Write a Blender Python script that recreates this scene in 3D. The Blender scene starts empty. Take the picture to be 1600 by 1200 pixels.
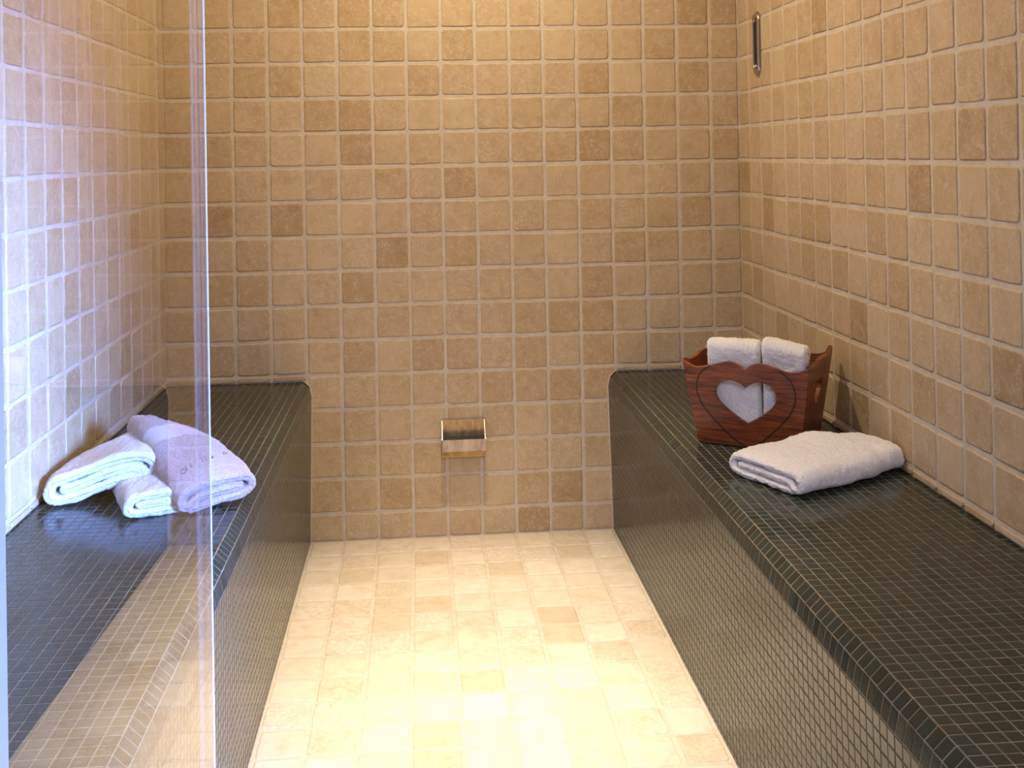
import bpy, bmesh, math, random
import numpy as np
from mathutils import Matrix, Vector

random.seed(7)
rng = np.random.default_rng(11)
S = bpy.context.scene
COL = S.collection
P = 0.105                     # pitch of the stone tiles in metres
CL, CR = -1.9574, 14.8808     # side walls, in tiles
RF = 14.81                    # floor level, in tile rows below row 0
RB = 10.18                    # bench top level
W = (CR - CL) * P             # room width
ZB = (RF - RB) * P            # bench height
ZC = 2.31                     # ceiling height
YE = -26.0 * P                # front edge of the side walls


def wp(c, y, r):
    return Vector(((c - CL) * P, y * P, (RF - r) * P))


# ------------------------------------------------------------ camera
FPX, PCX, PCY = 1668.2, 786.35, 227.55
CAMP = wp(5.3215, -31.223, 3.7174)
yaw, pit, rol = -0.07906, -0.00815, -0.0174
fw = Vector((-math.sin(yaw) * math.cos(pit), math.cos(yaw) * math.cos(pit), -math.sin(pit)))
rt0 = Vector((math.cos(yaw), math.sin(yaw), 0))
up0 = rt0.cross(fw)
rt = math.cos(rol) * rt0 + math.sin(rol) * up0
up = -math.sin(rol) * rt0 + math.cos(rol) * up0
cam = bpy.data.cameras.new('camera')
co = bpy.data.objects.new('camera', cam)
COL.objects.link(co)
co.matrix_world = Matrix(((rt.x, up.x, -fw.x, CAMP.x), (rt.y, up.y, -fw.y, CAMP.y),
                          (rt.z, up.z, -fw.z, CAMP.z), (0, 0, 0, 1)))
cam.sensor_fit = 'HORIZONTAL'
cam.sensor_width = 36
cam.lens = FPX / 1600 * 36
cam.shift_x = (800 - PCX) / 1600
cam.shift_y = -(600 - PCY) / 1600
cam.clip_start = 0.02
S.camera = co

# ------------------------------------------------------------ world and light
S.view_settings.view_transform = 'Standard'
S.view_settings.look = 'None'
S.view_settings.gamma = 1
S.view_settings.use_curve_mapping = False
S.view_settings.exposure = 0.0
wd = bpy.data.worlds.new('world')
S.world = wd
wd.use_nodes = True
bg = wd.node_tree.nodes['Background']
bg.inputs[0].default_value = (0.60, 0.66, 1.0, 1)
bg.inputs[1].default_value = 0.16


def area(name, loc, target, sx, sy, power, color, shape='RECTANGLE'):
    l = bpy.data.lights.new(name, 'AREA')
    l.shape = shape
    l.size = sx
    if shape in ('RECTANGLE', 'ELLIPSE'):
        l.size_y = sy
    l.energy = power
    l.color = color
    o = bpy.data.objects.new(name, l)
    COL.objects.link(o)
    o.location = loc
    o.rotation_euler = (Vector(target) - Vector(loc)).to_track_quat('-Z', 'Y').to_euler()
    return o


WARM = (1.0, 0.82, 0.55)
for yy, wide, narrow in ((-0.68, 16, 235), (-1.42, 4.5, 235)):
    # each ceiling lamp: a soft wide glow and a brighter core beam
    area('ceiling_downlight', (0.88, yy, ZC - 0.02), (0.88, yy, 0), 0.09, 0.09, wide, WARM, 'DISK')
    sl = bpy.data.lights.new('downlight_beam', 'SPOT')
    sl.energy = narrow
    sl.color = (1.0, 0.83, 0.62)
    sl.spot_size = math.radians(42)
    sl.spot_blend = 1.0
    sl.shadow_soft_size = 0.04
    so = bpy.data.objects.new('downlight_beam', sl)
    COL.objects.link(so)
    so.location = (0.88, yy, ZC - 0.03)
dw = area('daylight_window', (3.0, -4.3, 1.55), (0.0, -1.28, 0.55), 0.7, 0.8, 54, (0.18, 0.34, 1.0))
dw.data.spread = math.radians(28)
dh = area('daylight_high_fill', (0.9, -4.2, 2.2), (0.9, -1.55, 0.0), 0.8, 0.8, 6.0, (0.78, 0.78, 1.0))  # added fill from behind the camera, no known window; cools the near floor
dh.data.spread = math.radians(50)


# ------------------------------------------------------------ materials
def newmat(name):
    m = bpy.data.materials.new(name)
    m.use_nodes = True
    nt = m.node_tree
    b = nt.nodes['Principled BSDF']
    return m, nt, b, nt.nodes, nt.links


def node(N, t, **kw):
    n = N.new(t)
    for k, v in kw.items():
        setattr(n, k, v)
    return n


def ramp(N, stops, interp='LINEAR'):
    r = N.new('ShaderNodeValToRGB')
    r.color_ramp.interpolation = interp
    e = r.color_ramp.elements
    while len(e) > 1:
        e.remove(e[0])
    e[0].position = stops[0][0]
    e[0].color = tuple(stops[0][1]) + (1,)
    for p, c in stops[1:]:
        x = e.new(p)
        x.color = tuple(c) + (1,)
    return r


def math_n(N, L, op, a, b=None):
    n = N.new('ShaderNodeMath')
    n.operation = op
    for i, v in enumerate((a, b)):
        if v is None:
            continue
        if isinstance(v, (int, float)):
            n.inputs[i].default_value = v
        else:
            L.new(v, n.inputs[i])
    return n.outputs[0]


def mixc(N, L, f, a, b, bt='MIX'):
    n = N.new('ShaderNodeMix')
    n.data_type = 'RGBA'
    n.blend_type = bt
    for i, v in ((0, f), (6, a), (7, b)):
        if isinstance(v, (int, float)):
            n.inputs[i].default_value = v
        elif isinstance(v, tuple):
            n.inputs[i].default_value = v + (1,)
        else:
            L.new(v, n.inputs[i])
    return n.outputs[2]


def tile_random(N, L):
    at = node(N, 'ShaderNodeAttribute', attribute_name='rnd')
    oi = N.new('ShaderNodeObjectInfo')
    s = math_n(N, L, 'ADD', at.outputs['Fac'], oi.outputs['Random'])
    return math_n(N, L, 'FRACT', s)


def noise(N, L, vec, scale, detail=3, rough=0.55, dist=0.0):
    n = N.new('ShaderNodeTexNoise')
    n.inputs['Scale'].default_value = scale
    n.inputs['Detail'].default_value = detail
    n.inputs['Roughness'].default_value = rough
    n.inputs['Distortion'].default_value = dist
    L.new(vec, n.inputs['Vector'])
    return n.outputs['Fac']


def stone_mat(name, stops):
    m, nt, b, N, L = newmat(name)
    r = tile_random(N, L)
    geo = N.new('ShaderNodeNewGeometry')
    off = N.new('ShaderNodeCombineXYZ')
    L.new(math_n(N, L, 'MULTIPLY', r, 37.0), off.inputs[0])
    L.new(math_n(N, L, 'MULTIPLY', r, 91.0), off.inputs[1])
    add = node(N, 'ShaderNodeVectorMath', operation='ADD')
    L.new(geo.outputs['Position'], add.inputs[0])
    L.new(off.outputs[0], add.inputs[1])
    v = add.outputs[0]
    base = ramp(N, stops)
    L.new(r, base.inputs[0])
    n1 = noise(N, L, v, 22, 4, .6, .6)
    cloud = ramp(N, [(0.3, (.88, .85, .80)), (0.5, (1, 1, 1)), (0.72, (1.06, 1.08, 1.10))])
    L.new(n1, cloud.inputs[0])
    c = mixc(N, L, 1.0, base.outputs[0], cloud.outputs[0], 'MULTIPLY')
    # streaky veins on a share of the tiles
    wv = N.new('ShaderNodeTexNoise')
    wv.inputs['Scale'].default_value = 30
    wv.inputs['Detail'].default_value = 5
    wv.inputs['Distortion'].default_value = 2.2
    L.new(v, wv.inputs['Vector'])
    vr = ramp(N, [(0.42, (0, 0, 0)), (0.5, (1, 1, 1)), (0.56, (0, 0, 0))])
    L.new(wv.outputs['Fac'], vr.inputs[0])
    r2 = math_n(N, L, 'FRACT', math_n(N, L, 'MULTIPLY', r, 7.31))
    veiny = math_n(N, L, 'MULTIPLY', math_n(N, L, 'GREATER_THAN', r2, 0.66), 0.42)
    c = mixc(N, L, math_n(N, L, 'MULTIPLY', vr.outputs[0], veiny), c, (.40, .29, .175))
    vr3 = ramp(N, [(0.55, (0, 0, 0)), (0.60, (1, 1, 1)), (0.64, (0, 0, 0))])
    L.new(wv.outputs['Fac'], vr3.inputs[0])
    c = mixc(N, L, math_n(N, L, 'MULTIPLY', vr3.outputs[0], 0.35), c, (.68, .57, .43))
    # pale filled pits and scratches
    vo = N.new('ShaderNodeTexNoise')
    vo.inputs['Scale'].default_value = 95
    vo.inputs['Detail'].default_value = 3
    vo.inputs['Distortion'].default_value = 1.4
    L.new(v, vo.inputs['Vector'])
    pit_ = ramp(N, [(0.60, (0, 0, 0)), (0.66, (1, 1, 1))])
    L.new(vo.outputs['Fac'], pit_.inputs[0])
    c = mixc(N, L, math_n(N, L, 'MULTIPLY', pit_.outputs[0], 0.45), c, (.70, .55, .40))
    th_ = noise(N, L, v, 58, 3, .6, 1.6)
    thr = ramp(N, [(0.470, (0, 0, 0)), (0.497, (1, 1, 1)), (0.515, (0, 0, 0))])
    L.new(th_, thr.inputs[0])
    off2 = node(N, 'ShaderNodeVectorMath', operation='ADD')
    L.new(v, off2.inputs[0])
    off2.inputs[1].default_value = (7.3, 2.9, 5.1)
    mk = ramp(N, [(0.54, (0, 0, 0)), (0.62, (1, 1, 1))])
    L.new(noise(N, L, off2.outputs[0], 48, 2, .5), mk.inputs[0])
    fl = math_n(N, L, 'MULTIPLY', thr.outputs[0], mk.outputs[0])
    c = mixc(N, L, math_n(N, L, 'MULTIPLY', fl, 0.75), c, (.74, .64, .50))
    L.new(c, b.inputs['Base Color'])
    b.inputs['Roughness'].default_value = 0.50
    b.inputs['Specular IOR Level'].default_value = 0.35
    bp = N.new('ShaderNodeBump')
    bp.inputs['Strength'].default_value = 0.35
    bp.inputs['Distance'].default_value = 0.002
    hh = math_n(N, L, 'ADD', noise(N, L, v, 60, 4), math_n(N, L, 'MULTIPLY', pit_.outputs[0], -0.25))
    L.new(hh, bp.inputs['Height'])
    L.new(bp.outputs[0], b.inputs['Normal'])
    return m


def grout_mat(name, c1, c2):
    m, nt, b, N, L = newmat(name)
    geo = N.new('ShaderNodeNewGeometry')
    n1 = noise(N, L, geo.outputs['Position'], 45, 4)
    rr = ramp(N, [(0.3, c1), (0.7, c2)])
    L.new(n1, rr.inputs[0])
    L.new(rr.outputs[0], b.inputs['Base Color'])
    b.inputs['Roughness'].default_value = 0.8
    bp = N.new('ShaderNodeBump')
    bp.inputs['Strength'].default_value = 0.4
    bp.inputs['Distance'].default_value = 0.002
    L.new(noise(N, L, geo.outputs['Position'], 200, 3), bp.inputs['Height'])
    L.new(bp.outputs[0], b.inputs['Normal'])
    return m


def mosaic_mat():
    m, nt, b, N, L = newmat('dark_glazed_mosaic')
    r = tile_random(N, L)
    base = ramp(N, [(0.0, (.011, .022, .018)), (0.3, (.020, .031, .023)), (0.6, (.013, .026, .025)),
                    (0.8, (.026, .028, .018)), (1.0, (.009, .017, .016))])
    L.new(r, base.inputs[0])
    geo = N.new('ShaderNodeNewGeometry')
    sp = noise(N, L, geo.outputs['Position'], 900, 2)
    spr = ramp(N, [(0.62, (0, 0, 0)), (0.75, (1, 1, 1))])
    L.new(sp, spr.inputs[0])
    c = mixc(N, L, math_n(N, L, 'MULTIPLY', spr.outputs[0], 0.25), base.outputs[0], (.16, .19, .17))
    L.new(c, b.inputs['Base Color'])
    b.inputs['Roughness'].default_value = 0.16
    b.inputs['IOR'].default_value = 1.38
    bp = N.new('ShaderNodeBump')
    bp.inputs['Strength'].default_value = 0.12
    bp.inputs['Distance'].default_value = 0.001
    L.new(noise(N, L, geo.outputs['Position'], 140, 2), bp.inputs['Height'])
    L.new(bp.outputs[0], b.inputs['Normal'])
    return m


def towel_mat(name, col, col2):
    m, nt, b, N, L = newmat(name)
    tc = N.new('ShaderNodeTexCoord')
    n1 = noise(N, L, tc.outputs['Object'], 300, 3, .75)
    rr = ramp(N, [(0.3, col2), (0.6, col)])
    L.new(n1, rr.inputs[0])
    L.new(rr.outputs[0], b.inputs['Base Color'])
    b.inputs['Roughness'].default_value = 0.95
    b.inputs['Specular IOR Level'].default_value = 0.1
    b.inputs['Sheen Weight'].default_value = 0.35
    b.inputs['Sheen Roughness'].default_value = 0.6
    bp = N.new('ShaderNodeBump')
    bp.inputs['Strength'].default_value = 0.6
    bp.inputs['Distance'].default_value = 0.0015
    L.new(noise(N, L, tc.outputs['Object'], 700, 2, .7), bp.inputs['Height'])
    L.new(bp.outputs[0], b.inputs['Normal'])
    return m


def wood_mat():
    m, nt, b, N, L = newmat('reddish_brown_wood')
    tc = N.new('ShaderNodeTexCoord')
    mp = N.new('ShaderNodeMapping')
    mp.inputs['Scale'].default_value = (3.0, 3.0, 42.0)
    L.new(tc.outputs['Object'], mp.inputs['Vector'])
    n1 = noise(N, L, mp.outputs[0], 3.2, 6, .62, 1.2)
    rr = ramp(N, [(0.30, (.040, .008, .003)), (0.45, (.145, .032, .008)), (0.60, (.265, .066, .013)),
                  (0.75, (.38, .115, .026))])
    L.new(n1, rr.inputs[0])
    mp2 = N.new('ShaderNodeMapping')
    mp2.inputs['Scale'].default_value = (9.0, 9.0, 160.0)
    L.new(tc.outputs['Object'], mp2.inputs['Vector'])
    n2 = noise(N, L, mp2.outputs[0], 5, 3, .6, .3)
    r2 = ramp(N, [(0.56, (1, 1, 1)), (0.68, (.35, .3, .28))])
    L.new(n2, r2.inputs[0])
    c = mixc(N, L, 1.0, rr.outputs[0], r2.outputs[0], 'MULTIPLY')
    L.new(c, b.inputs['Base Color'])
    b.inputs['Roughness'].default_value = 0.34
    bp = N.new('ShaderNodeBump')
    bp.inputs['Strength'].default_value = 0.15
    bp.inputs['Distance'].default_value = 0.001
    L.new(n1, bp.inputs['Height'])
    L.new(bp.outputs[0], b.inputs['Normal'])
    return m


def plain(name, col, rough=.5, metal=0.0, **kw):
    m, nt, b, N, L = newmat(name)
    b.inputs['Base Color'].default_value = tuple(col) + (1,)
    b.inputs['Roughness'].default_value = rough
    b.inputs['Metallic'].default_value = metal
    for k, v in kw.items():
        b.inputs[k].default_value = v
    return m


def steel_mat(name, ca, cb, cc):
    m, nt, b, N, L = newmat(name)
    tc = N.new('ShaderNodeTexCoord')
    mp = N.new('ShaderNodeMapping')
    mp.inputs['Scale'].default_value = (34, 34, 9)
    L.new(tc.outputs['Object'], mp.inputs['Vector'])
    n1 = noise(N, L, mp.outputs[0], 2, 5, .65, .4)
    rr = ramp(N, [(0.3, ca), (0.55, cb), (0.75, cc)])
    L.new(n1, rr.inputs[0])
    L.new(rr.outputs[0], b.inputs['Base Color'])
    b.inputs['Metallic'].default_value = 0.85
    b.inputs['Roughness'].default_value = 0.34
    return m


def glass_mat(name, double, haze=0.0, streak=False):
    m = bpy.data.materials.new(name)
    m.use_nodes = True
    nt = m.node_tree
    N, L = nt.nodes, nt.links
    N.clear()
    out = N.new('ShaderNodeOutputMaterial')
    tr = N.new('ShaderNodeBsdfTransparent')
    gl = N.new('ShaderNodeBsdfGlossy')
    gl.inputs['Roughness'].default_value = 0.0
    geo = N.new('ShaderNodeNewGeometry')
    dt = node(N, 'ShaderNodeVectorMath', operation='DOT_PRODUCT')
    L.new(geo.outputs['Incoming'], dt.inputs[0])
    L.new(geo.outputs['Normal'], dt.inputs[1])
    c = math_n(N, L, 'ABSOLUTE', dt.outputs['Value'])
    k = math_n(N, L, 'POWER', math_n(N, L, 'SUBTRACT', 1.0, c), 5.0)
    f = math_n(N, L, 'ADD', math_n(N, L, 'MULTIPLY', k, 0.96), 0.04)
    if double:   # both faces of the pane reflect; together 2F/(1+F)
        f = math_n(N, L, 'DIVIDE', math_n(N, L, 'MULTIPLY', f, 2.0), math_n(N, L, 'ADD', f, 1.0))
    else:
        f = math_n(N, L, 'MULTIPLY', f, 0.0)
    mx = N.new('ShaderNodeMixShader')
    L.new(f, mx.inputs[0])
    L.new(tr.outputs[0], mx.inputs[1])
    L.new(gl.outputs[0], mx.inputs[2])
    res = mx.outputs[0]
    if haze > 0:
        df = N.new('ShaderNodeBsdfDiffuse')
        df.inputs[0].default_value = (.85, .88, .95, 1)
        m2 = N.new('ShaderNodeMixShader')
        if streak:  # pale streaks painted in for reflections inside the glass edge
            tc = N.new('ShaderNodeTexCoord')
            mp = N.new('ShaderNodeMapping')
            mp.inputs['Scale'].default_value = (700, 700, 0.6)
            L.new(tc.outputs['Object'], mp.inputs['Vector'])
            rr = ramp(N, [(0.4, (0.15, 0.15, 0.15)), (0.7, (1, 1, 1))])
            L.new(noise(N, L, mp.outputs[0], 1, 2), rr.inputs[0])
            L.new(math_n(N, L, 'MULTIPLY', rr.outputs[0], haze), m2.inputs[0])
        else:
            m2.inputs[0].default_value = haze
        L.new(res, m2.inputs[1])
        L.new(df.outputs[0], m2.inputs[2])
        res = m2.outputs[0]
    L.new(res, out.inputs[0])
    return m


M_stone = stone_mat('tumbled_travertine', [(0.0, (.41, .275, .135)), (0.07, (.48, .335, .172)), (0.35, (.525, .382, .216)),
                                          (0.7, (.545, .402, .234)), (0.93, (.585, .44, .26)), (1.0, (.49, .345, .185))])
M_floor = stone_mat('cream_floor_stone', [(0.0, (.56, .45, .31)), (0.08, (.62, .52, .38)), (0.35, (.67, .575, .44)),
                                         (0.7, (.69, .60, .475)), (0.93, (.70, .62, .50)), (1.0, (.61, .51, .38))])
M_grout = grout_mat('pale_grout', (.53, .455, .345), (.65, .57, .455))
M_mos = mosaic_mat()
M_mgrout = grout_mat('brown_grout', (.12, .095, .055), (.21, .17, .10))
M_white = towel_mat('white_terry', (.86, .83, .80), (.66, .62, .58))
M_taupe = towel_mat('taupe_terry', (.53, .41, .385), (.28, .205, .19))
M_taupe_band = towel_mat('taupe_woven_band', (.68, .60, .60), (.62, .54, .54))
M_thread = plain('grey_thread', (.20, .15, .15), .8)
M_wood = wood_mat()
M_groove_shade = plain('groove_shade_dark', (.015, .006, .004), .6)
M_steel = steel_mat('stained_reflection_steel', (.30, .19, .09), (.50, .35, .19), (.60, .46, .30))  # tarnish, with the gold reflection on back plate and lip painted in
M_steel_l = steel_mat('pale_steel', (.30, .24, .19), (.46, .39, .33), (.64, .57, .50))
M_shade = plain('shade_black', (.008, .007, .006), .5)
M_chrome = plain('chrome', (.50, .45, .39), .24, 1.0)
M_slot = plain('dark_blue_glass', (.003, .005, .012), .12)
M_paint = plain('ceiling_paint', (.70, .62, .52), .9)
M_seal = plain('pale_seal', (.62, .60, .58), .5)
M_caulk = plain('cream_caulk', (.55, .47, .37), .6)
M_glass_f = glass_mat('glass_face', True)
M_glass_b = glass_mat('glass_back', False)
M_glass_e = glass_mat('glass_edge', False, 0.16, True)
M_edge = plain('ground_glass_edge', (.80, .82, .86), .35)


# ------------------------------------------------------------ object helpers
def mesh_from(name, verts, faces, mat, smooth=False, mats=None, fmat=None):
    me = bpy.data.meshes.new(name)
    me.from_pydata([tuple(v) for v in verts], [], [tuple(f) for f in faces])
    for mm in (mats or [mat]):
        me.materials.append(mm)
    if fmat is not None:
        me.polygons.foreach_set('material_index', fmat)
    if smooth:
        me.polygons.foreach_set('use_smooth', [True] * len(me.polygons))
    me.update()
    return me


def link(name, me, parent=None, **props):
    o = bpy.data.objects.new(name, me)
    COL.objects.link(o)
    if parent is not None:
        o.parent = parent
    for k, v in props.items():
        o[k] = v
    return o


def thing(name, label, cat, loc, rotz=0.0, group=None):
    o = bpy.data.objects.new(name, None)
    COL.objects.link(o)
    o.location = loc
    o.rotation_euler = (0, 0, rotz)
    o.empty_display_size = 0.05
    o['label'] = label
    o['category'] = cat
    if group:
        o['group'] = group
    return o


def box_data(lo, hi):
    x0, y0, z0 = lo
    x1, y1, z1 = hi
    v = [(x0, y0, z0), (x1, y0, z0), (x1, y1, z0), (x0, y1, z0), (x0, y0, z1), (x1, y0, z1), (x1, y1, z1), (x0, y1, z1)]
    f = [(0, 3, 2, 1), (4, 5, 6, 7), (0, 1, 5, 4), (1, 2, 6, 5), (2, 3, 7, 6), (3, 0, 4, 7)]
    return v, f


def box(name, lo, hi, mat, parent=None, **props):
    v, f = box_data(lo, hi)
    return link(name, mesh_from(name, v, f, mat), parent, **props)


def project(p):
    d = p - CAMP
    z = d.dot(fw)
    if z < 0.05:
        return (-9999, -9999, z)
    return (PCX + FPX * d.dot(rt) / z, PCY - FPX * d.dot(up) / z, z)


# ------------------------------------------------------------ stone tiles
TS = 0.0972       # tile face size
TT = 0.0019       # height of a tile face above the grout


def tile_variant(seed):
    r = random.Random(seed)
    n = 20
    h = TS / 2
    rad = [r.uniform(.002, .009) for _ in range(4)]
    pts = []
    for q, (sx, sy) in enumerate(((1, 1), (-1, 1), (-1, -1), (1, -1))):
        rr = rad[q]
        cx, cy = sx * (h - rr), sy * (h - rr)
        a0 = q * math.pi / 2
        for k in range(3):
            a = a0 + k * math.pi / 4
            pts.append([cx + rr * math.cos(a), cy + rr * math.sin(a)])
        # two points along the edge towards the next corner
        if q == 0:
            e = [(h * .35, h), (-h * .35, h)]
        elif q == 1:
            e = [(-h, h * .35), (-h, -h * .35)]
        elif q == 2:
            e = [(-h * .35, -h), (h * .35, -h)]
        else:
            e = [(h, -h * .35), (h, h * .35)]
        pts += [list(t) for t in e]
    n = len(pts)
    P2 = []
    for x, y in pts:
        k = 1 - abs(r.gauss(0, .011))
        P2.append((x * k + r.gauss(0, .0003), y * k + r.gauss(0, .0003)))
    vs, fs = [], []
    for (inset, z) in ((0.0, -0.002), (0.0006, TT * .55), (0.0028, TT)):
        for x, y in P2:
            k = 1 - (inset + (r.uniform(0, .0012) if z == TT else 0)) / h
            vs.append((x * k, y * k, z))
    for lv in range(2):
        for i in range(n):
            j = (i + 1) % n
            fs.append((lv * n + i, lv * n + j, (lv + 1) * n + j, (lv + 1) * n + i))
    fs.append(tuple(range(2 * n, 3 * n)))
    return vs, fs


VARS = [tile_variant(100 + i) for i in range(16)]
VMESH = []
for i, (v, f) in enumerate(VARS):
    me = mesh_from('stone_tile', v, f, M_stone)
    me.polygons.foreach_set('use_smooth', [True] * (len(f) - 1) + [False])
    VMESH.append(me)
FMESH = []
for me in VMESH:
    m2 = me.copy()
    m2.materials[0] = M_floor
    FMESH.append(m2)


class Batch:
    """collects many small pieces into one mesh with a random value for each piece"""
    def __init__(self):
        self.v, self.f, self.r = [], [], []

    def add(self, v, f, mx, rnd):
        o = len(self.v)
        self.v += [tuple(mx @ Vector(p)) for p in v]
        self.f += [tuple(i + o for i in q) for q in f]
        self.r += [rnd] * len(f)

    def build(self, name, mat, parent):
        me = mesh_from(name, self.v, self.f, mat)
        at = me.attributes.new('rnd', 'FLOAT', 'FACE')
        at.data.foreach_set('value', self.r)
        return link(name, me, parent, kind='stuff')


def tile_surface(parent, origin, U, V, Nn, cells, limit=290, meshes=VMESH, mat=M_stone):
    """cells: (u0,u1,v0,v1) in metres on the plane; each becomes a stone tile"""
    U, V, Nn = Vector(U), Vector(V), Vector(Nn)
    lst = []
    for (u0, u1, v0, v1, proud) in cells:
        if u1 - u0 < 0.008 or v1 - v0 < 0.008:
            continue
        c = origin + U * (u0 + u1) / 2 + V * (v0 + v1) / 2
        px, py, z = project(c)
        mrg = 0.09 * FPX / max(z, .1)
        vis = z > .1 and -mrg < px < 1600 + mrg and -mrg < py < 1200 + mrg
        lst.append((not vis, z, u0, u1, v0, v1, c, proud))
    lst.sort(key=lambda t: (t[0], t[1]))
    if U.cross(V).dot(Nn) < 0:
        V = -V
    bt = Batch()
    for i, (hid, z, u0, u1, v0, v1, c, proud) in enumerate(lst):
        g = P - TS
        sx, sy = (u1 - u0 - g) / TS, (v1 - v0 - g) / TS
        if sx < .03:
            sx = .06
        if sy < .03:
            sy = .06
        k = random.randrange(16)
        c = c + U * random.gauss(0, .0005) + V * random.gauss(0, .0006) + Nn * (random.uniform(-.0005, .0004) + proud)
        a = random.gauss(0, .006)
        t1, t2 = random.gauss(0, .004), random.gauss(0, .004)
        X = (U * math.cos(a) + V * math.sin(a) + Nn * t1).normalized()
        Y = (V * math.cos(a) - U * math.sin(a) + Nn * t2).normalized()
        Z = X.cross(Y).normalized()
        if random.random() < .5 and sx > .9 and sy > .9:
            X, Y = Y, -X
        mx = Matrix(((X.x * sx, Y.x * sy, Z.x, c.x), (X.y * sx, Y.y * sy, Z.y, c.y), (X.z * sx, Y.z * sy, Z.z, c.z), (0, 0, 0, 1)))
        if hid or i >= limit:
            bt.add(VARS[k][0], VARS[k][1], mx, random.random())
        else:
            o = link('tile', meshes[k], parent)
            o.matrix_local = mx
    if bt.v:
        bt.build('distant_tiles', mat, parent)


def spans(lo, hi, edges):
    e = [lo] + [x for x in sorted(edges) if lo + .012 * P < x < hi - .012 * P] + [hi]
    return list(zip(e[:-1], e[1:]))


# ------------------------------------------------------------ room shell
wall_back = box('wall_back', (-.12, 0.0, -.1), (W + .12, .12, ZC + .1), M_grout, kind='structure')
wall_left = box('wall_left', (-.12, YE, -.1), (0, -.0001, ZC + .1), M_grout, kind='structure')
wall_right = box('wall_right', (W, YE, -.1), (W + .12, -.0001, ZC + .1), M_grout, kind='structure')
floor = box('floor', (-.12, -5.2, -.1), (W + 1.6, -.0001, 0), M_grout, kind='structure')
ceiling = box('ceiling', (-.12, YE, ZC), (W + .12, .12, ZC + .1), M_paint, kind='structure')

XL_top, XL_bot = (2.12 - CL) * P, (2.03 - CL) * P       # left bench front
XR_top, XR_bot = (10.77 - CL) * P, (10.86 - CL) * P     # right bench front

# back wall: u along x, v along z, facing -y
cells = []
rowsz = [(RF - r) * P for r in range(-8, 15)]
colsx = [(c - CL) * P for c in range(-1, 15)]
for (u0, u1) in spans(0, W, colsx):
    for (v0, v1) in spans(0, ZC, rowsz):
        inL = u1 < XL_bot + .01
        inR = u0 > XR_bot - .01
        if inL or inR:
            if v1 <= ZB + .001:
                continue
            if v0 < ZB:
                cells.append((u0, u1, ZB + .001, v1 + .0, 0.003))
                continue
        cells.append((u0, u1, v0, v1, 0))
tile_surface(wall_back, Vector((0, 0, 0)), (1, 0, 0), (0, 0, 1), (0, -1, 0), cells)

# right wall, facing -x; u runs towards the camera
cells = []
ks = [(k * .9933 + .018) * P for k in range(1, 28)]
for (u0, u1) in spans(0, -YE, ks):
    for (v0, v1) in spans(ZB, ZC, rowsz):
        cells.append((u0, u1, v0 + (.001 if v0 == ZB else 0), v1, .003 if v0 == ZB else 0))
tile_surface(wall_right, Vector((W, 0, 0)), (0, -1, 0), (0, 0, 1), (-1, 0, 0), cells)
# left wall, facing +x
cells = []
ks = [(k * 1.0113 - .3164) * P for k in range(1, 28)]
for (u0, u1) in spans(0, -YE, ks):
    for (v0, v1) in spans(ZB, ZC, rowsz):
        cells.append((u0, u1, v0 + (.001 if v0 == ZB else 0), v1, .003 if v0 == ZB else 0))
tile_surface(wall_left, Vector((0, 0, 0)), (0, -1, 0), (0, 0, 1), (1, 0, 0), cells)
# floor
cells = []
fx = [(.03 + .9914 * i - CL) * P for i in range(3, 11)]
fy = [(k * .9965 + .188) * P for k in range(1, 48)]
for (u0, u1) in spans(XL_bot + .004, XR_bot - .004, fx):
    for (v0, v1) in spans(0.003, 4.9, fy):
        cells.append((u0, u1, v0, v1, 0))
tile_surface(floor, Vector((0, 0, 0)), (1, 0, 0), (0, -1, 0), (0, 0, 1), cells, meshes=FMESH, mat=M_floor)


# ------------------------------------------------------------ mosaic benches
MP = 0.0215
MG = 0.0022


def mosaic_piece(w, h, t=.0005):
    a, b = w / 2, h / 2
    e = .0006
    v = [(-a, -b, -.0008), (a, -b, -.0008), (a, b, -.0008), (-a, b, -.0008),
         (-a, -b, t - .0003), (a, -b, t - .0003), (a, b, t - .0003), (-a, b, t - .0003),
         (-a + e, -b + e, t), (a - e, -b + e, t), (a - e, b - e, t), (-a + e, b - e, t)]
    f = [(0, 1, 5, 4), (1, 2, 6, 5), (2, 3, 7, 6), (3, 0, 4, 7), (4, 5, 9, 8), (5, 6, 10, 9), (6, 7, 11, 10), (7, 4, 8, 11),
         (8, 9, 10, 11)]
    return v, f


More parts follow.
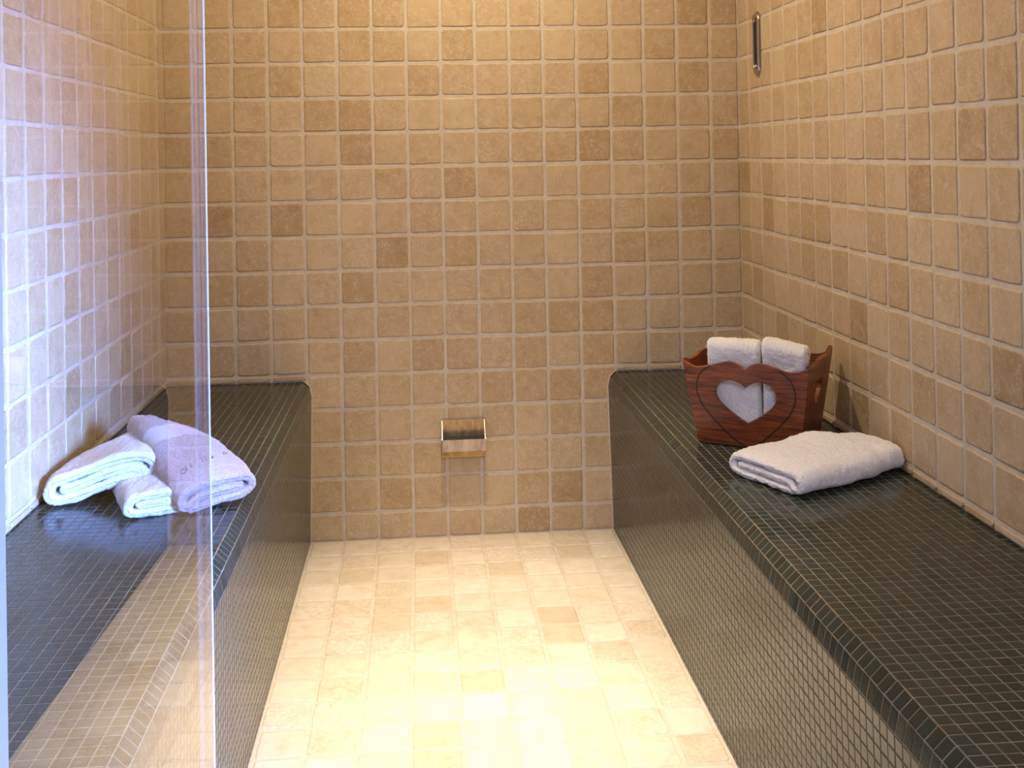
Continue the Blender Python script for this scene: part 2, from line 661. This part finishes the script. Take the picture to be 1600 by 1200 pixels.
def bench(side, label):
    s = 1 if side == 'right' else -1
    Ye = -24.4 * P
    if side == 'right':
        wall, xt, xb = W, XR_top, XR_bot
    else:
        wall, xt, xb = 0.0, XL_top, XL_bot
    x0 = xt + s * .23 * P            # where the flat top begins
    pts = [(wall, ZB), (x0, ZB), (xt + s * .06 * P, ZB - .16 * P), (xt, ZB - .42 * P), (xb, 0.0)]
    base = Vector(((wall + xb) / 2, -1.28, 0))
    t = thing('mosaic_bench', label, 'bench', base)
    # core, set back behind the tiles
    core = [(wall, 0), (wall, ZB)] + pts[1:]
    n = len(core)
    Y0, Y1 = -.0005, Ye
    v = [(x - base.x, Y0 - base.y, z) for x, z in core] + [(x - base.x, Y1 - base.y, z) for x, z in core]
    f = [tuple(range(n)), tuple(range(2 * n - 1, n - 1, -1))] + [(i, i + n, (i + 1) % n + n, (i + 1) % n) for i in range(n)]
    me = mesh_from('bench_body', v, f, M_mgrout)
    bm = bmesh.new()
    bm.from_mesh(me)
    bmesh.ops.recalc_face_normals(bm, faces=bm.faces)
    bm.to_mesh(me)
    bm.free()
    link('bench_body', me, t)
    # rows of mosaic: along each facet of the profile
    strips = []
    for a, b, k0 in ((1, 0, 'grid'), (1, 2, 'one'), (2, 3, 'one'), (3, 4, 'grid')):
        A = Vector((pts[a][0], 0, pts[a][1]))
        B = Vector((pts[b][0], 0, pts[b][1]))
        Ld = (B - A).length
        d = (B - A).normalized()
        if k0 == 'one':
            strips.append((A, d, 0, Ld))
        else:
            k = 0
            while k * MP < Ld - .004:
                strips.append((A, d, k * MP, min((k + 1) * MP, Ld)))
                k += 1
    items = []
    ny = int(abs(Ye) / MP)
    for (A, d, a0, a1) in strips:
        nrm = Vector((0, -1, 0)).cross(d)
        if nrm.dot(Vector((-s, 0, 1))) < 0:
            nrm = -nrm
        for j in range(ny):
            y = -(j + .5) * MP
            c = A + d * (a0 + a1) / 2 + Vector((0, y, 0))
            px, py, z = project(c)
            w = a1 - a0
            cosv = abs((CAMP - c).normalized().dot(nrm))
            area_px = cosv / max(z, .1) ** 2
            vis = z > .1 and 0 < px < 1600 and 0 < py < 1200
            items.append((0 if vis else 1, -area_px, c, d, nrm, w))
    items.sort(key=lambda q: (q[0], q[1]))
    bt = Batch()
    cache = {}
    for i, (hid, _, c, d, nrm, w) in enumerate(items):
        X = Vector((0, -1, 0))
        Y = nrm.cross(X)
        c = c - base + X * random.gauss(0, .00018) + Y * random.gauss(0, .00018)
        X = (X + nrm * random.gauss(0, .006)).normalized()
        Y = (Y + nrm * random.gauss(0, .006)).normalized()
        Z = X.cross(Y).normalized()
        mx = Matrix(((X.x, Y.x, Z.x, c.x), (X.y, Y.y, Z.y, c.y), (X.z, Y.z, Z.z, c.z), (0, 0, 0, 1)))
        key = round(w, 4)
        if key not in cache:
            vv, ff = mosaic_piece(MP - MG, max(w - MG, .003))
            cache[key] = (vv, ff, mesh_from('mosaic_tile', vv, ff, M_mos))
        vv, ff, me = cache[key]
        if i < 296 and not hid:
            o = link('mosaic_tile', me, t)
            o.matrix_local = mx
        else:
            bt.add(vv, ff, mx, random.random())
    bt.build('small_mosaic_tiles', M_mos, t)
    # caulk line where the bench meets the back wall
    loop = [Vector((x - base.x, 0, z)) for x, z in pts[1:]]
    vs, fs = [], []
    for i, p in enumerate(loop):
        for (ox, oy) in ((-s * .0035, 0), (-s * .0035, -.005), (.0, -.006), (.0, 0)):
            zz = .0035 if i < 3 else 0
            vs.append((p.x + ox * (1 if i else .3), -.0008 - base.y + oy, p.z + zz))
    for i in range(len(loop) - 1):
        for k in range(3):
            fs.append((i * 4 + k, i * 4 + k + 1, i * 4 + 5 + k, i * 4 + 4 + k))
    link('caulk_line', mesh_from('caulk_line', vs, fs, M_caulk), t)
    return t


bench('right', 'dark mosaic tiled bench under the wooden heart basket, along the right wall')
bench('left', 'dark mosaic tiled bench behind the glass pane, holding the stacked towels by the left wall')


# ------------------------------------------------------------ glass pane
gx = (3.955 - CL) * P
gtop, gbot = 2.02, 0.012
gy0, gy1 = -24.2 * P, -27.46 * P
gp = thing('glass_pane', 'clear upright glass pane at the left, in front of the folded towels', 'glass pane',
           ((3.925 - CL) * P, (gy0 + gy1) / 2, gbot), -0.0183)
hl = (gy0 - gy1) / 2
hgt = gtop - gbot
v, f = box_data((-.010, -hl, 0), (0, hl - .0012, hgt))
# material slots: 0 viewer face, 1 back face and ends, 2 far edge
me = mesh_from('pane', v, f, None, mats=[M_glass_f, M_glass_b, M_glass_e], fmat=[1, 1, 1, 0, 2, 1])
link('pane', me, gp)
box('polished_edge', (-.0008, hl - .0012, 0), (0, hl, hgt), M_edge, gp, label='bright polished vertical edge of the pane')
box('edge_seal', (-.012, -hl - .03, 0), (.0005, -hl, hgt), M_seal, gp, label='pale vertical seal strip on the near edge')


# ------------------------------------------------------------ steam outlet on the back wall
def prism(name, poly, x0, x1, mat, parent, smooth=False, **props):
    """poly in (y,z) extruded along x"""
    n = len(poly)
    v = [(x0, y, z) for y, z in poly] + [(x1, y, z) for y, z in poly]
    f = [tuple(range(n)), tuple(range(2 * n - 1, n - 1, -1))] + [(i, i + n, (i + 1) % n + n, (i + 1) % n) for i in range(n)]
    me = mesh_from(name, v, f, mat, smooth)
    bm = bmesh.new()
    bm.from_mesh(me)
    bmesh.ops.recalc_face_normals(bm, faces=bm.faces)
    bm.to_mesh(me)
    bm.free()
    return link(name, me, parent, **props)


sp = thing('steam_outlet', 'small stained steel box outlet mounted low on the back wall', 'outlet', wp(6.475, 0, 12.5))
hw = .625 * P
hh = 1.08 * P
t_ = .0022
yw = -.0035
dp = .050
prism('back_plate', [(yw, 0), (yw - t_, 0), (yw - t_, hh), (yw, hh)], -hw, hw, M_steel, sp)
for sx in (-1, 1):
    a = sx * hw
    b = a - sx * t_
    prism('side_plate', [(yw, 0.006), (yw - dp * .55, .010), (yw - dp, .031), (yw - dp, .064), (yw - .010, hh), (yw, hh)],
          min(a, b), max(a, b), M_steel_l, sp)
# folded front: vertical face and a lip that runs back underneath
prism('front_plate', [(yw - dp, .030), (yw - dp - t_, .030), (yw - dp - t_, .065), (yw - dp, .065)], -hw, hw, M_steel_l, sp)
prism('bottom_lip', [(yw - dp - t_, .030), (yw - dp * .80, .013), (yw - dp * .80 + t_, .015), (yw - dp, .0315)], -hw, hw, M_steel, sp,
      label='lower lip bent back towards the wall')
prism('top_rim', [(yw, hh), (yw - .010, hh), (yw - .010, hh + t_), (yw, hh + t_)], -hw, hw, M_steel_l, sp)
prism('opening_shade', [(yw - t_ - .0003, .032), (yw - dp + .0003, .032), (yw - dp + .0003, .0640), (yw - t_ - .0003, .0640)],  # solid block, its black paints the shade inside the opening
      -hw + t_ + .0003, hw - t_ - .0003, M_shade, sp, label='black block painted as the shade inside the outlet opening')
for sx in (-1, 1):
    v, f = [], []
    n = 10
    for xx in (0, sx * .003):
        for i in range(n):
            a = i * 2 * math.pi / n
            v.append((sx * hw + xx, yw - dp * .72 + .0035 * math.cos(a), .062 + .0035 * math.sin(a)))
    f = [tuple(range(n)), tuple(range(2 * n - 1, n - 1, -1))] + [(i, (i + 1) % n, (i + 1) % n + n, i + n) for i in range(n)]
    link('rivet', mesh_from('rivet', v, f, M_edge), sp)


# ------------------------------------------------------------ chrome fitting on the right wall
def capsule_pts(w, h, n=12):
    r = w / 2
    out = []
    for i in range(n + 1):
        a = math.pi * i / n
        out.append((r * math.cos(a), h / 2 - r + r * math.sin(a)))
    for i in range(n + 1):
        a = math.pi + math.pi * i / n
        out.append((r * math.cos(a), -h / 2 + r + r * math.sin(a)))
    return out


cf = thing('wall_fitting', 'upright oblong chrome fitting with a dark slot, high on the right wall', 'wall fitting',
           wp(CR, -1.95, 0.73))
FH = 1.80 * P


def ringmesh(name, levels, mat, parent, cap=True, **props):
    """levels: (width,height,depth from the wall), facing -x"""
    v, f = [], []
    n = None
    for (w_, h_, d_) in levels:
        pp = capsule_pts(w_, h_)
        n = len(pp)
        v += [(-d_, y, z) for y, z in pp]
    for l in range(len(levels) - 1):
        for i in range(n):
            j = (i + 1) % n
            f.append((l * n + i, l * n + j, (l + 1) * n + j, (l + 1) * n + i))
    if cap:
        f.append(tuple(range((len(levels) - 1) * n, len(levels) * n)))
    me = mesh_from(name, v, f, mat, True)
    bm = bmesh.new()
    bm.from_mesh(me)
    bmesh.ops.recalc_face_normals(bm, faces=bm.faces)
    bm.to_mesh(me)
    bm.free()
    return link(name, me, parent, **props)


fwid = .056
ringmesh('surround', [(fwid, FH, 0), (fwid, FH, .006), (fwid - .003, FH - .003, .009), (fwid - .010, FH - .010, .0115),
                      (fwid - .018, FH - .030, .0120), (fwid - .020, FH - .036, .010), (fwid - .021, FH - .037, .004)],
         M_chrome, cf, cap=False)
ringmesh('slot', [(fwid - .0205, FH - .0365, .0035), (fwid - .0205, FH - .0365, .0055), (fwid - .024, FH - .042, .0072)], M_slot, cf,
         label='dark bluish glass slot')


# ------------------------------------------------------------ towels
def vnoise(p, seed=0):
    """smooth value noise, p: (n,3)"""
    pi_ = np.floor(p).astype(np.int64)
    pf = p - pi_
    w = pf * pf * (3 - 2 * pf)
    out = np.zeros(len(p))
    for dx in (0, 1):
        for dy in (0, 1):
            for dz in (0, 1):
                h = ((pi_[:, 0] + dx) * 73856093) ^ ((pi_[:, 1] + dy) * 19349663) ^ ((pi_[:, 2] + dz) * 83492791) ^ (seed * 2654435)
                h = (h ^ (h >> 13)) * 1274126177
                h = (h & 0xffffff) / float(0xffffff) * 2 - 1
                wt = (w[:, 0] if dx else 1 - w[:, 0]) * (w[:, 1] if dy else 1 - w[:, 1]) * (w[:, 2] if dz else 1 - w[:, 2])
                out += h * wt
    return out


def catmull(pts, step):
    pts = np.array(pts, float)
    pp = np.vstack([2 * pts[0] - pts[1], pts, 2 * pts[-1] - pts[-2]])
    out = []
    for i in range(1, len(pp) - 2):
        p0, p1, p2, p3 = pp[i - 1:i + 3]
        m = max(4, int(np.linalg.norm(p2 - p1) / .0008))
        for k in range(m):
            t = k / m
            out.append(.5 * ((2 * p1) + (-p0 + p2) * t + (2 * p0 - 5 * p1 + 4 * p2 - p3) * t * t + (-p0 + 3 * p1 - 3 * p2 + p3) * t ** 3))
    out.append(pts[-1])
    out = np.array(out)
    d = np.r_[0, np.cumsum(np.linalg.norm(np.diff(out, axis=0), axis=1))]
    n = max(8, int(d[-1] / step))
    s = np.linspace(0, d[-1], n)
    return np.c_[np.interp(s, d, out[:, 0]), np.interp(s, d, out[:, 1])]


def make_towel(name, label, path, th, L, loc, rotz, deform=None, mat=None, step=.0019, fuzz=.0016, lump=.004, seed=1,
               group=None, mirror=False, matrix=None, endr=.008, bands=(), band_mat=None):
    """sweep a folded ribbon (path in the a-z plane, thickness th) along b=0..L"""
    pth = catmull(path, step)
    tg = np.gradient(pth, axis=0)
    tg /= np.linalg.norm(tg, axis=1)[:, None]
    nr = np.c_[-tg[:, 1], tg[:, 0]]
    nb = max(6, int(L / step))
    bs = np.linspace(0, L, nb)
    # denser rings near the rounded ends
    ends = endr * (1 - np.cos(np.linspace(0, math.pi / 2, 8)))
    bs = np.unique(np.r_[ends, bs[(bs > endr) & (bs < L - endr)], L - ends])
    cap = 6
    rings = []
    for b in bs:
        d = min(b, L - b)
        k = 1.0 if d >= endr else math.sqrt(max(0.0, 1 - ((endr - d) / endr) ** 2))
        k = max(k, .04)
        h = th / 2 * k
        up_ = pth + nr * h
        dn = pth - nr * h
        ang = np.linspace(-math.pi / 2, math.pi / 2, cap + 2)[1:-1]
        e1 = np.array([pth[-1] + h * (tg[-1] * math.cos(a) - nr[-1] * math.sin(a)) for a in ang])
        e0 = np.array([pth[0] + h * (-tg[0] * math.cos(a) + nr[0] * math.sin(a)) for a in ang])
        sec = np.vstack([up_, e1, dn[::-1], e0])
        rings.append(np.c_[sec[:, 0], np.full(len(sec), b), sec[:, 1]])
    V = np.array(rings)
    nr_, ns, _ = V.shape
    du = np.roll(V, -1, axis=1) - np.roll(V, 1, axis=1)
    dv = np.gradient(V, axis=0)
    Nm = np.cross(du, dv)
    ln = np.linalg.norm(Nm, axis=2)[:, :, None]
    Nm = Nm / np.maximum(ln, 1e-9)
    flat = V.reshape(-1, 3)
    nm = Nm.reshape(-1, 3)
    if mirror:
        pass
    inband = np.zeros(len(flat), bool)
    for (b0, b1) in bands:
        inband |= (flat[:, 1] > b0) & (flat[:, 1] < b1)
    fz = np.where(inband, .15, 1.0)
    disp = lump * .35 * vnoise(flat * 28, seed) + lump * .25 * vnoise(flat * 70, seed + 5) \
        + fz * (fuzz * .8 * vnoise(flat * 330, seed + 9) + fuzz * .6 * vnoise(flat * 620, seed + 12)) - inband * .0009
    # orientation of the normals: outward is away from the ribbon's centre line
    ctr = np.vstack([pth, np.repeat(pth[-1:], cap, 0), pth[::-1], np.repeat(pth[:1], cap, 0)])
    out = V[:, :, [0, 2]] - ctr[None]
    sg = np.sign((Nm[:, :, [0, 2]] * out).sum(axis=2).mean())
    flat = flat + nm * (disp * sg)[:, None]
    # broad sag so that the whole towel waves a little
    flat[:, 2] += lump * .5 * vnoise(np.c_[flat[:, 0] * 11, flat[:, 1] * 11, flat[:, 0] * 0], seed + 20) * np.clip(flat[:, 2] / .02, 0, 1)
    if deform:
        flat = deform(flat)
    idx = np.arange(nr_ * ns).reshape(nr_, ns)
    a = idx[:-1]
    b_ = idx[1:]
    q = np.stack([a, np.roll(a, -1, 1), np.roll(b_, -1, 1), b_], axis=-1).reshape(-1, 4)
    if sg < 0:
        q = q[:, ::-1]
    if mirror:
        flat[:, 0] *= -1
        q = q[:, ::-1]
    me = bpy.data.meshes.new(name)
    nv, nf = len(flat), len(q)
    me.vertices.add(nv)
    me.vertices.foreach_set('co', flat.ravel())
    me.loops.add(nf * 4)
    me.loops.foreach_set('vertex_index', q.ravel().astype(np.int32))
    me.polygons.add(nf)
    me.polygons.foreach_set('loop_start', np.arange(nf, dtype=np.int32) * 4)
    me.polygons.foreach_set('loop_total', np.full(nf, 4, np.int32))
    me.polygons.foreach_set('use_smooth', [True] * nf)
    me.update(calc_edges=True)
    me.validate()
    me.materials.append(mat)
    if bands and band_mat:
        me.materials.append(band_mat)
        me.polygons.foreach_set('material_index', inband[q[:, 0]].astype(np.int32))
    o = link(name, me)
    if matrix is not None:
        o.matrix_world = matrix
    else:
        o.location = loc
        o.rotation_euler = (0, 0, rotz)
    o['label'] = label
    o['category'] = 'towel'
    if group:
        o['group'] = group
    return o


def fold_path(Wd, t, gap=1.0, flap=.12, hole=1.0):
    """a towel folded over itself: bottom flap, closed loop at a=Wd, top layer, big fold at a=0, inner layer"""
    T = t * gap
    return [(Wd * flap, T * .52), (Wd * .35, T * .55), (Wd * .70, T * .55), (Wd - T * .9, T * .62), (Wd - T * .15, T * 1.05),
            (Wd - T * .05, T * 1.6), (Wd - T * .35, T * 2.25), (Wd - T * 1.2, T * 2.62), (Wd * .6, T * 2.72), (Wd * .3, T * 2.68),
            (T * .9, T * 2.55), (T * .1, T * 2.1), (-T * .10, T * 1.4), (T * .25, T * .80), (T * 1.0, T * .95),
            (T * 1.9, T * 1.55), (Wd * .5, T * 1.64), (Wd * .75, T * 1.62), (Wd - T * 1.6, T * 1.6)]


# towel lying in front of the basket on the right bench
nc = wp(12.20, -11.93, RB)
ZT = .0020


def bump_fn(x, c, w):
    return np.exp(-((x - c) / w) ** 2)


def sstep(x, a, b):
    t = np.clip((x - a) / (b - a), 0, 1)
    return t * t * (3 - 2 * t)


def def_d(f):
    a, b = f[:, 0].copy(), f[:, 1].copy()
    k = np.clip(f[:, 2] / .035, 0, 1.2)
    f[:, 2] += k * .013 * bump_fn(b, .205, .06) * bump_fn(a, .16, .07)
    f[:, 2] -= k * .005 * bump_fn(b, .135, .03) * np.clip(a / .15, 0, 1)
    f[:, 2] += k * .003 * bump_fn(b, .285, .03)
    f[:, 2] *= 1 - .10 * sstep(b, .05, .0)
    f[:, 0] -= .060 * sstep(b, .13, .31) * np.clip((a - .05) / .14, 0, 1)
    f[:, 0] += .012 * sstep(b, .16, .31) * np.clip((.08 - a) / .08, 0, 1)
    f[:, 2] = np.maximum(f[:, 2], -.0008)
    return f


make_towel('folded_towel', 'cream white folded towel lying flat in front of the wooden basket',
           fold_path(.192, .0172), .0178, .312, (nc.x, nc.y, nc.z + ZT), math.radians(-64.5), def_d, M_white, seed=3,
           lump=.006, mirror=True, bands=((.232, .262),), band_mat=M_white)

# pile on the left bench
pb = wp(1.50, -10.98, RB)


def def_b(f):
    a, b = f[:, 0].copy(), f[:, 1].copy()
    f[:, 2] *= 1 - .5 * sstep(a, .10, .04)
    f[:, 2] = np.maximum(f[:, 2], -.0008)
    return f


make_towel('folded_towel', 'lower white folded towel of the left bench pile, flat on the mosaic',
           fold_path(.168, .0150), .0164, .205, (pb.x, pb.y, pb.z + ZT), math.radians(22.4), def_b, M_white, seed=14,
           lump=.005, mirror=True, group='white towels in the pile on the left bench')

pa = wp(.20, -10.42, RB)


def def_a(f):
    a, b = f[:, 0].copy(), f[:, 1].copy()
    f[:, 2] *= 1.06
    f[:, 2] += .036 * sstep(a, .195, .03)
    f[:, 0] -= .05 * sstep(b, .02, .23) * (a / .2)
    k = np.clip(f[:, 2] / .06, 0, 1.2)
    f[:, 2] += k * .006 * bump_fn(b, .15, .05) - .010 * sstep(b, .14, .21) * k
    f[:, 2] = np.maximum(f[:, 2], -.0008)
    return f


make_towel('folded_towel', 'upper white folded towel of the left bench pile, resting against the wall',
           fold_path(.198, .0185), .0205, .215, (pa.x, pa.y, pa.z + ZT), math.radians(8.0), def_a, M_white, seed=25,
           lump=.005, mirror=True, group='white towels in the pile on the left bench')

pc = wp(.98, -11.48, RB)
CB = math.radians(33)


def def_c(f):
    a, b = f[:, 0].copy(), f[:, 1].copy()
    r = np.clip(a / .14, 0, 1)
    base = .024 * sstep(b, -.005, .06) + .060 * sstep(b, .04, .27) * (1 - .45 * r)
    base += .012 * r * sstep(b, .06, -.02)
    f[:, 2] += base
    f[:, 2] -= .010 * sstep(b, .23, .30) * r
    f[:, 0] += .008 * sstep(b, .05, .2) * (1 - 2 * r) - .03 * sstep(b, .15, .3) * r
    f[:, 2] += .004 * bump_fn(a, .07, .04) * sstep(f[:, 2] - base, .02, .04)
    f[:, 2] = np.maximum(f[:, 2], -.0008)
    return f


taupe = make_towel('folded_towel', 'taupe folded towel with a pale woven band, draped over the white ones',
                   fold_path(.142, .0165), .0182, .320, (pc.x, pc.y, pc.z + ZT), CB, def_c, M_taupe, seed=37,
                   lump=.005, bands=((.165, .215),), band_mat=M_taupe_band)


def top_of(o, x, y, r=.006):
    n = len(o.data.vertices)
    c = np.empty(n * 3)
    o.data.vertices.foreach_get('co', c)
    c = c.reshape(-1, 3)
    m = (np.abs(c[:, 0] - x) < r) & (np.abs(c[:, 1] - y) < r)
    return float(np.percentile(c[m, 2], 97)) if m.any() else .05


def tube(name, paths, rad, mat, parent, seg=6, **props):
    v, f = [], []
    for pts in paths:
        pts = [Vector(p) for p in pts]
        o = len(v)
        for i, p in enumerate(pts):
            d = (pts[min(i + 1, len(pts) - 1)] - pts[max(i - 1, 0)]).normalized()
            s1 = d.orthogonal().normalized()
            s2 = d.cross(s1)
            for k in range(seg):
                a = 2 * math.pi * k / seg
                v.append(p + rad * (s1 * math.cos(a) + s2 * math.sin(a)))
        for i in range(len(pts) - 1):
            for k in range(seg):
                k2 = (k + 1) % seg
                f.append((o + i * seg + k, o + i * seg + k2, o + (i + 1) * seg + k2, o + (i + 1) * seg + k))
        f.append(tuple(o + k for k in range(seg))[::-1])
        f.append(tuple(o + (len(pts) - 1) * seg + k for k in range(seg)))
    return link(name, mesh_from(name, v, f, mat, True), parent, **props)


# small embroidered strokes near the front of the taupe towel
strokes = [[(.018, .036), (.012, .041), (.016, .050), (.023, .045), (.018, .036)], [(.024, .040), (.026, .056)],
           [(.034, .046), (.036, .060)], [(.060, .050), (.062, .070)], [(.068, .052), (.070, .072)],
           [(.077, .056), (.080, .064), (.083, .057), (.086, .068)], [(.112, .072), (.116, .082), (.120, .076)]]
paths = []
for st in strokes:
    q = catmull(st, .002)
    paths.append([(x, y, top_of(taupe, x, y) - .0004) for x, y in q])
tube('embroidery', paths, .0011, M_thread, taupe, 5, label='thin grey embroidered strokes')

# ------------------------------------------------------------ wooden basket
BC = Vector((12.875, -7.673, -RB))
TH = .569
bu = Vector((math.cos(TH), -math.sin(TH), 0))
bw = Vector((math.sin(TH), math.cos(TH), 0))
WB, WT, DB, DT, BH = 2.242, 2.755, 1.997, 2.466, 1.822
bk_base = wp(BC.x, BC.y, RB) + Vector((0, 0, .0018))
basket = thing('wooden_basket', 'reddish wooden basket with a heart cut into its front, holding two white towels', 'basket',
               bk_base, -TH)
TK = .0095


def smooth_poly(chunks, step=.05):
    out = []
    for c in chunks:
        q = catmull(c, step)
        for p in q:
            if not out or (abs(out[-1][0] - p[0]) + abs(out[-1][1] - p[1])) > 1e-4:
                out.append((float(p[0]), float(p[1])))
    return out


def heart(cx, notch, bottom, hw_, top, s=1.0):
    """closed outline, clockwise from the notch"""
    right = [(0, notch), (.16 * hw_ / .66, notch + (top - notch) * .75), (.56 * hw_, top), (.87 * hw_, top - (top - bottom) * .10),
             (hw_, top - (top - bottom) * .33), (.86 * hw_, top - (top - bottom) * .55), (.45 * hw_, top - (top - bottom) * .80), (0, bottom)]
    left = [(-x, y) for x, y in right[::-1]]
    q = smooth_poly([right, left])
    return [(cx + x, y) for x, y in q[:-1]]


def panel(name, base_mid, top_mid, ud, inward, wb, wt, top_pts, hole, label=None):
    """board: s along ud, h up the slope; outline plus a heart hole"""
    sl = (top_mid - base_mid)
    Hs = sl.length
    sl = sl / Hs

    def halfw(h):
        return (wb + (wt - wb) * h / Hs) / 2
    out = [(-halfw(0), 0), (halfw(0), 0)] + [(halfw(h), h) for h in np.linspace(.3, top_pts[-1][1] * .95, 6)] + \
        [(max(-halfw(h), min(halfw(h), s_)), h) for s_, h in top_pts[::-1]] + \
        [(-halfw(h), h) for h in np.linspace(top_pts[0][1] * .95, .3, 6)]
    loops = [out] + ([hole] if hole else [])
    bm = bmesh.new()
    for lp in loops:
        vs = [bm.verts.new((s_, h, 0)) for s_, h in lp]
        for i in range(len(vs)):
            bm.edges.new((vs[i], vs[(i + 1) % len(vs)]))
    bmesh.ops.triangle_fill(bm, use_beauty=True, use_dissolve=False, edges=bm.edges[:])
    bmesh.ops.recalc_face_normals(bm, faces=bm.faces[:])
    r = bmesh.ops.extrude_face_region(bm, geom=bm.faces[:])
    for e in r['geom']:
        if isinstance(e, bmesh.types.BMVert):
            e.co.z = 1.0
    nrm = ud.cross(sl)
    if nrm.dot(inward) < 0:
        nrm = -nrm
    for v_ in bm.verts:
        s_, h, k = v_.co
        v_.co = (base_mid + ud * s_ + sl * h) * P + nrm * (k * TK)
    bmesh.ops.recalc_face_normals(bm, faces=bm.faces[:])
    me = bpy.data.meshes.new(name)
    bm.to_mesh(me)
    bm.free()
    me.materials.append(M_wood)
    o = link(name, me, basket)
    bv = o.modifiers.new('bevel', 'BEVEL')
    bv.width = .0014
    bv.segments = 2
    bv.limit_method = 'ANGLE'
    bv.angle_limit = math.radians(50)
    if label:
        o['label'] = label
    return o, base_mid, sl, nrm


X_, Y_, Z_ = Vector((1, 0, 0)), Vector((0, 1, 0)), Vector((0, 0, 1))
wave = smooth_poly([[(-1.40, 1.87), (-1.22, 1.76), (-1.036, 1.715), (-.70, 1.79), (-.382, 1.878), (-.17, 1.835), (0, 1.737)],
                    [(0, 1.737), (.15, 1.835), (.343, 1.885), (.65, 1.82), (.893, 1.745), (1.12, 1.76), (1.39, 1.87)]])
h_big = heart(0, 1.335, .529, .66, 1.470)
fr, bm_, sl_, nr_f = panel('front_panel', Vector((0, -DB / 2, 0)), Vector((0, -DT / 2, BH)), X_, Y_, WB, WT, wave, h_big,
                           'front board with a heart-shaped hole and a carved heart outline')
panel('back_panel', Vector((0, DB / 2, 0)), Vector((0, DT / 2, BH)), X_, -Y_, WB, WT, wave, None)
swave = smooth_poly([[(-1.2, 1.88), (-.9, 1.82), (-.5, 1.81), (-.1, 1.86), (.3, 1.86), (.7, 1.84), (1.2, 1.96)]])
for sx in (1, -1):
    hs = heart(0, 1.34, .86, .36, 1.42)
    panel('side_panel', Vector((sx * WB / 2, 0, 0)), Vector((sx * WT / 2, 0, BH)), Y_, Vector((-sx, 0, 0)), DB - .20, DT - .20, swave, hs)
v, f = box_data((-WB / 2 * P + .010, -DB / 2 * P + .010, .003), (WB / 2 * P - .010, DB / 2 * P - .010, .012))
link('base_board', mesh_from('base_board', v, f, M_wood), basket)
# carved outline: a flush ribbon coloured dark as the groove's shade
go = smooth_poly([[(-.76, 1.77), (-1.0, 1.56), (-1.085, 1.22), (-1.0, .92), (-.78, .62), (-.38, .22), (-.06, .0)],
                  ])
go2 = [(-x * .985, y) for x, y in go]
for gpts in (go, go2):
    vs, fs = [], []
    for i, (x, y) in enumerate(gpts):
        a = gpts[max(i - 1, 0)]
        b = gpts[min(i + 1, len(gpts) - 1)]
        d = Vector((b[0] - a[0], b[1] - a[1])).normalized()
        for k in (-1, 1):
            for dep in (-.00015, .0006):
                vs.append((bm_ + X_ * (x - d.y * k * .016) + sl_ * (y + d.x * k * .016)) * P + nr_f * dep)
    n = len(gpts)
    for i in range(n - 1):
        a, b = i * 4, i * 4 + 4
        fs += [(a, a + 2, b + 2, b), (a + 1, b + 1, b + 3, a + 3), (a, b, b + 1, a + 1), (a + 2, a + 3, b + 3, b + 2)]
    link('groove_shade', mesh_from('groove_shade', vs, fs, M_groove_shade), basket)

# two towels standing inside the basket
R3 = Matrix.Rotation(-TH, 3, 'Z')


def standing(label, s0, s1, w0, top, yawd, seed, th, slope=0.0, lean=0.0, sb=(0, 0)):
    """cross-section stands upright: a is up, layers stack in depth"""
    Hh = (top - .14) * P
    Lw = (s1 - s0) * P
    R = R3 @ Matrix.Rotation(math.radians(yawd), 3, 'Z')
    ax_a = Vector((0, 0, 1))
    ax_b = R @ X_
    ax_z = ax_a.cross(ax_b)            # points to the back of the basket
    org = bk_base + R3 @ Vector((s0 * P, w0 * P, .014))
    M = Matrix(((ax_a.x, ax_b.x, ax_z.x, org.x), (ax_a.y, ax_b.y, ax_z.y, org.y), (ax_a.z, ax_b.z, ax_z.z, org.z), (0, 0, 0, 1)))

    def df(f):
        a, b = f[:, 0].copy(), f[:, 1].copy()
        k = np.clip(a / Hh, 0, 1)
        f[:, 0] = a - slope * (b / Lw) * k
        f[:, 1] = b * (1 + sb[1] * (1 - k)) + sb[0] * (1 - k)
        f[:, 2] -= lean * k
        f[:, 2] += .006 * np.sin(k * 3.1) * np.sin(b / Lw * 3.1)
        return f
    g = th * 1.03
    pth = [(0, 0), (Hh * .3, 0), (Hh * .6, -.001), (Hh - g * .9, 0), (Hh - g * .55, g * .16), (Hh - g * .5, g * .5), (Hh - g * .55, g * .84),
           (Hh - g * .9, g), (Hh * .6, g), (Hh * .3, g), (0, g)]
    return make_towel('folded_towel', label, pth, th, Lw, None, 0, df, M_white, seed=seed, lump=.005, matrix=M,
                      group='towels standing in the wooden basket', endr=.010)


standing('left white folded towel standing in the wooden basket, its flat top above the rim', -.93, .25, -.80, 2.30, 4, 51, .033,
         lean=.010, sb=(.008, -.06))
standing('right white folded towel standing in the wooden basket, its top sloping down to the wall', .285, 1.26, -.74, 2.385, 2, 63,
         .033, slope=.019, lean=.006, sb=(0, -.22))
